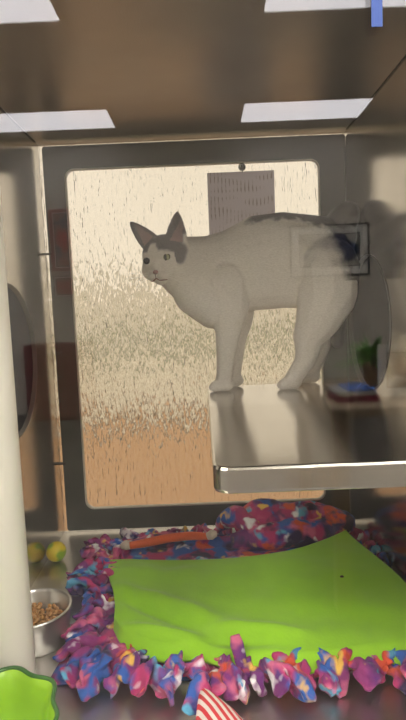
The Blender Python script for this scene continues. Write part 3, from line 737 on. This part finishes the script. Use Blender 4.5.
bm = bmesh.new(); ball(bm, (hk.x, yp-.0, hk.z), (.0075, .006, .0075), 3); bm_obj('suction_cup', bm, hm, root, True)
V, F = tube(spline([(hk.x, yp-.007, hk.z+.002), (hk.x, yp-.011, hk.z-.003), (hk.x, yp-.008, hk.z-.009), (hk.x, yp-.001, hk.z-.0095)], 12), .0011, 8); mobj('hook', V, F, hm, root)

# blue tape on the door glass
y = YG-.0036
q0, q1 = at(371.5, 27, 'Y', y), at(382.5, 26, 'Y', y)
bt = mat('blue_masking_tape', (.03, .07, .27), .7); nn = texnoise(bt, 900, 2); bump(bt, nn.outputs[0], .3, .0005)
bm = bmesh.new(); box_bm(bm, q0.x, q1.x, y-.00025, y+.0003, q0.z, q0.z+.055)
bm_obj('masking_tape', bm, bt, None, False, label='short strip of blue masking tape hanging at the top right of the door glass', cat='tape')

# ------------------------------------------------------------------ the room behind the camera, seen in the door glass
wood = mat('desk_laminate', (.32, .25, .18), .45); n = texnoise(wood, 6, 4, (1, 12, 1)); rr_ = ramp(wood, n.outputs[0], [(.3, (.26, .19, .13)), (.7, (.38, .30, .21))]); wood.node_tree.links.new(rr_.outputs[0], nodes(wood)[2].inputs['Base Color'])
whitef = mat('white_frame', (.88, .87, .84), .5); blackf = mat('thin_black_frame', (.02, .02, .02), .4)
dz = -.345
dx0, dx1, dy0, dy1 = .40, 1.75, mir(2.45), mir(1.72)
dk_ = empty('desk', ((dx0+dx1)/2, (dy0+dy1)/2, RZ0), label='wooden desk in the room reflected at the right edge under the plant', cat='desk')
box('desk_top', dx0, dx1, dy0, dy1, dz-.03, dz, wood, dk_, .003)
for x in (dx0+.04, dx1-.04):
    for y in (dy0+.04, dy1-.04): box('leg', x-.025, x+.025, y-.025, y+.025, RZ0, dz-.03, wood, dk_, .003)
def picture(name, x0, x1, z0, z1, y, facing, fwid, fm, art, lab, mat_w=.0, lean=0, depth=.02):
    """frame on the plane y, its face towards +Y"""
    r = empty(name, ((x0+x1)/2, y, z0), label=lab, cat='picture frame')
    V, F = ring_plate([(x1, z1), (x0, z1), (x0, z0), (x1, z0)], [(x1-fwid, z1-fwid), (x0+fwid, z1-fwid), (x0+fwid, z0+fwid), (x1-fwid, z0+fwid)], y, y+depth)
    mobj('frame', V, F, fm, r, False)
    box('mount', x0+fwid, x1-fwid, y+.001, y+depth*.5, z0+fwid, z1-fwid, whitef, r)
    w = fwid+mat_w
    if mat_w: box('mount_edge', x0+w-.004-.1*mat_w, x1-w+.004+.1*mat_w, y+depth*.5-.001, y+depth*.5+.001, z0+w-.004-.1*mat_w, z1-w+.004+.1*mat_w, blackf, r)
    box('picture', x0+w, x1-w, y+depth*.5, y+depth*.5+.002, z0+w, z1-w, art, r)
    return r
def art(name, stops, scale, dist=.5, loc=(0, 0, 0)):
    m = mat(name, (.5, .5, .5), .6); N, L, b = nodes(m); n = texnoise(m, scale, 2, (1, 1, 1), .5, dist, loc); r = ramp(m, n.outputs[0], stops); L.new(r.outputs[0], b.inputs['Base Color']); return m
a1 = art('blue_grey_print', [(.36, (.01, .03, .14)), (.43, (.03, .06, .12)), (.47, (.42, .42, .40)), (.7, (.30, .30, .29))], 3.6, .5, (1.2, 0, .4))
a2 = art('beige_print', [(.4, (.55, .38, .27)), (.55, (.62, .60, .55)), (.7, (.35, .34, .32))], 16)
a3 = art('pink_print', [(.4, (.55, .12, .12)), (.5, (.45, .35, .32)), (.58, (.08, .20, .32)), (.7, (.5, .2, .2))], 6)
a4 = art('red_print', [(.4, (.45, .10, .10)), (.6, (.30, .22, .20))], 8)
picture('framed_print', .92, 1.735, .262, .79, RY0, 1, .018, blackf, a1, 'large print with blue shapes in thin black frame, reflected over the cat', .09)
picture('standing_photo_frame', .622, .86, dz, -.158, mir(1.93), 1, .022, whitef, a2, 'white photo frame standing on the desk, reflected at the right edge', .012)
picture('pink_poster', -1.52, -1.30, .43, 1.05, RY0, 1, .03, mat('pink_board', (.42, .12, .12), .6), a3, 'narrow pink poster with blue print reflected on the dark window border at left', .02, 0, .01)
picture('red_leaflet', -1.52, -1.29, .16, .38, RY0, 1, .01, mat('grey_board', (.3, .3, .3), .6), a4, 'small red and grey leaflet on the rear wall, below the pink poster', .02, 0, .006)
# curled metal wall decoration
V, F = tube(spline([(1.93, RY0+.02, .50), (1.98, RY0+.02, .58), (2.04, RY0+.02, .60), (2.05, RY0+.02, .52), (1.99, RY0+.02, .47), (1.98, RY0+.02, .42), (2.06, RY0+.02, .40), (2.12, RY0+.02, .46), (2.20, RY0+.02, .50), (2.26, RY0+.02, .56), (2.20, RY0+.02, .62), (2.16, RY0+.02, .54), (2.24, RY0+.02, .44)], 90), .011, 8)
mobj('wall_scroll', V, F, mat('silver_wire', (.8, .8, .78), .3), None, True, label='curled pale wire wall decoration reflected at right, level with the framed print', cat='wall decoration')
# red cabinet
cb = empty('red_cabinet', (-1.4, RY0+.2, RZ0), label='red metal cabinet in the room, reflected low on the dark window border at left', cat='cabinet')
redm = mat('red_enamel', (.20, .03, .025), .4)
box('body', -1.75, -1.15, RY0+.002, RY0+.40, RZ0, -.30, redm, cb, .006)
for k in range(3):
    z0 = RZ0+.04+k*.235; d = box('drawer', -1.73, -1.17, RY0+.40, RY0+.415, z0, z0+.225, redm, cb, .003)
    box('handle', -1.53, -1.37, RY0+.415, RY0+.435, z0+.15, z0+.17, M['chrome'], d, .004)
# books
bks = [((.45, .60), (.0, .022), (.25, .03, .07), 'dark red book at the bottom of the small stack on the desk'), ((.455, .59), (.022, .036), (.55, .55, .55), 'white booklet in the middle of the small stack on the desk'), ((.49, .585), (.036, .044), (.05, .14, .5), 'thin blue booklet on top of the small stack on the desk')]
for (xa, xb), (za, zb), c, lb in bks:
    r = empty('book', ((xa+xb)/2, mir(1.9), dz+za), label=lb, cat='book', group='stack of books on the desk')
    box('cover', xa, xb, mir(1.98), mir(1.83), dz+za, dz+zb, mat('book_cover', c, .5), r, .001)
    box('pages', xa+.003, xb+.0006, mir(1.978), mir(1.832), dz+za+.002, dz+zb-.002, mat('pages', (.7, .67, .6), .9), r)
# potted plant
px_, py_ = .665, mir(2.12)
pl = empty('potted_plant', (px_, py_, dz), label='leafy green plant in a brown pot on the desk, reflected at the right edge', cat='plant')
V, F = lathe([(1e-4, .0), (.030, .0), (.041, .095), (.044, .10), (.044, .106), (.039, .106), (.037, .09), (1e-4, .088)], (px_, py_, dz), 32)
mobj('pot', V, F, mat('clay_pot', (.26, .17, .11), .7), pl)
lm = mat('leaf', (.16, .38, .08), .5); rng = random.Random(11)
V = []; F = []
for k in range(130):
    a = rng.uniform(0, 2*PI); el = rng.uniform(.2, 1.35); L0 = rng.uniform(.07, .17)
    d = Vector((math.cos(a)*math.cos(el), math.sin(a)*math.cos(el), math.sin(el))); base = Vector((px_, py_, dz+.10)); sd_ = d.cross(Vector((0, 0, 1))).normalized()
    w = rng.uniform(.007, .013); i0 = len(V); K = 6
    for i in range(K+1):
        t = i/K; p = base+d*L0*t+Vector((0, 0, -.05*t*t)); ww = w*math.sin(PI*min(.98, .08+t*.92))
        V += [p+sd_*ww, p+Vector((0, 0, .003)), p-sd_*ww]
    for i in range(K):
        q = i0+i*3; F += [(q, q+1, q+4, q+3), (q+1, q+2, q+5, q+4)]
mobj('foliage', V, F, lm, pl)

# ------------------------------------------------------------------ outdoors beyond the frosted window
og = mat('brown_ground', (.50, .26, .10), .9); n = texnoise(og, 3, 3); rr_ = ramp(og, n.outputs[0], [(.3, (.46, .235, .085)), (.7, (.56, .30, .12))]); og.node_tree.links.new(rr_.outputs[0], nodes(og)[2].inputs['Base Color'])
box('ground_near', -8, 8, YB+.2, 4.8, -1.15, -1.05, og, **st)
box('ground_kerb', -8, 8, 4.8, 5.25, -1.15, -1.0, mat('dark_kerb', (.06, .045, .03), .9), **st)
pv_ = mat('pale_paving', (.80, .74, .60), .9)
box('ground_paving', -20, 20, 5.25, 14, -1.15, -1.05, pv_, **st)
hd = mat('hedge_leaves', (.10, .16, .05), .9); n = texnoise(hd, 8, 5); rr_ = ramp(hd, n.outputs[0], [(.35, (.13, .17, .08)), (.65, (.34, .40, .22))]); hd.node_tree.links.new(rr_.outputs[0], nodes(hd)[2].inputs['Base Color'])
V = []; F = []; nx, nz = 60, 14
for j in range(nz+1):
    for i in range(nx+1):
        x = -7+14*i/nx; a = PI*j/nz; y = 13-.4*math.cos(a); z = -1.05+.45*math.sin(a)**.7
        q = noise.noise(Vector((x*1.3, y, z*1.3))); V.append((x, y+.25*q, z+(.25*q if 0 < j < nz else 0)))
for j in range(nz):
    for i in range(nx): F.append((j*(nx+1)+i, j*(nx+1)+i+1, (j+1)*(nx+1)+i+1, (j+1)*(nx+1)+i))
mobj('hedge', V, F, hd, None, True, label='low green hedge outdoors, a faint green blur through the frosted window', cat='hedge')

for k_, (ya, yb) in enumerate(((6.1, 6.25), (7.0, 7.35), (9.3, 9.8))):  # dark strips added across the paving to streak the refracted view
    box('added_dark_strip', -20, 20, ya, yb, -1.06, -1.045, mat('dark_streak_strip', (.13, .10, .07), .9), **st)
rl = empty('added_railing', (0, 8.4, -1.05), label='added thin dark railing outdoors, put in to make dark flecks in the frosted window', cat='railing')  # added for contrast: its bars refract into dark flecks
for z_ in (-.42, -.72): box('rail', -6, 6, 8.37, 8.43, z_, z_+.06, M['frame_dark'], rl)
for k_ in range(25): box('post', -6+k_*.5-.02, -6+k_*.5+.02, 8.38, 8.42, -1.05, -.40, M['frame_dark'], rl)
far = empty('garden_building', (0, 16, -1.05), label='pale low building outdoors, only a soft blur through the frosted window', cat='building')
box('building_wall', -9, 9, 15, 17, -1.05, .75, mat('pale_green_render', (.70, .66, .57), .9), far)
box('roof_slab', -9.3, 9.3, 14.8, 17.2, .75, .85, mat('pale_roof', (.6, .58, .52), .9), far)
# ------------------------------------------------------------------ sky
w = bpy.data.worlds.new('World'); S.world = w; w.use_nodes = True; N = w.node_tree.nodes; L = w.node_tree.links
bg = N['Background']; bg.inputs[0].default_value = (1, .90, .745, 1); bg.inputs[1].default_value = 1.12
S.view_settings.view_transform = 'Standard'; S.view_settings.look = 'None'; S.view_settings.gamma = 1; S.view_settings.exposure = 0
S.view_settings.use_curve_mapping = False
S.cycles.max_bounces = 14; S.cycles.transparent_max_bounces = 16; S.cycles.glossy_bounces = 8; S.cycles.transmission_bounces = 8; S.cycles.diffuse_bounces = 5
S.cycles.sample_clamp_indirect = 6
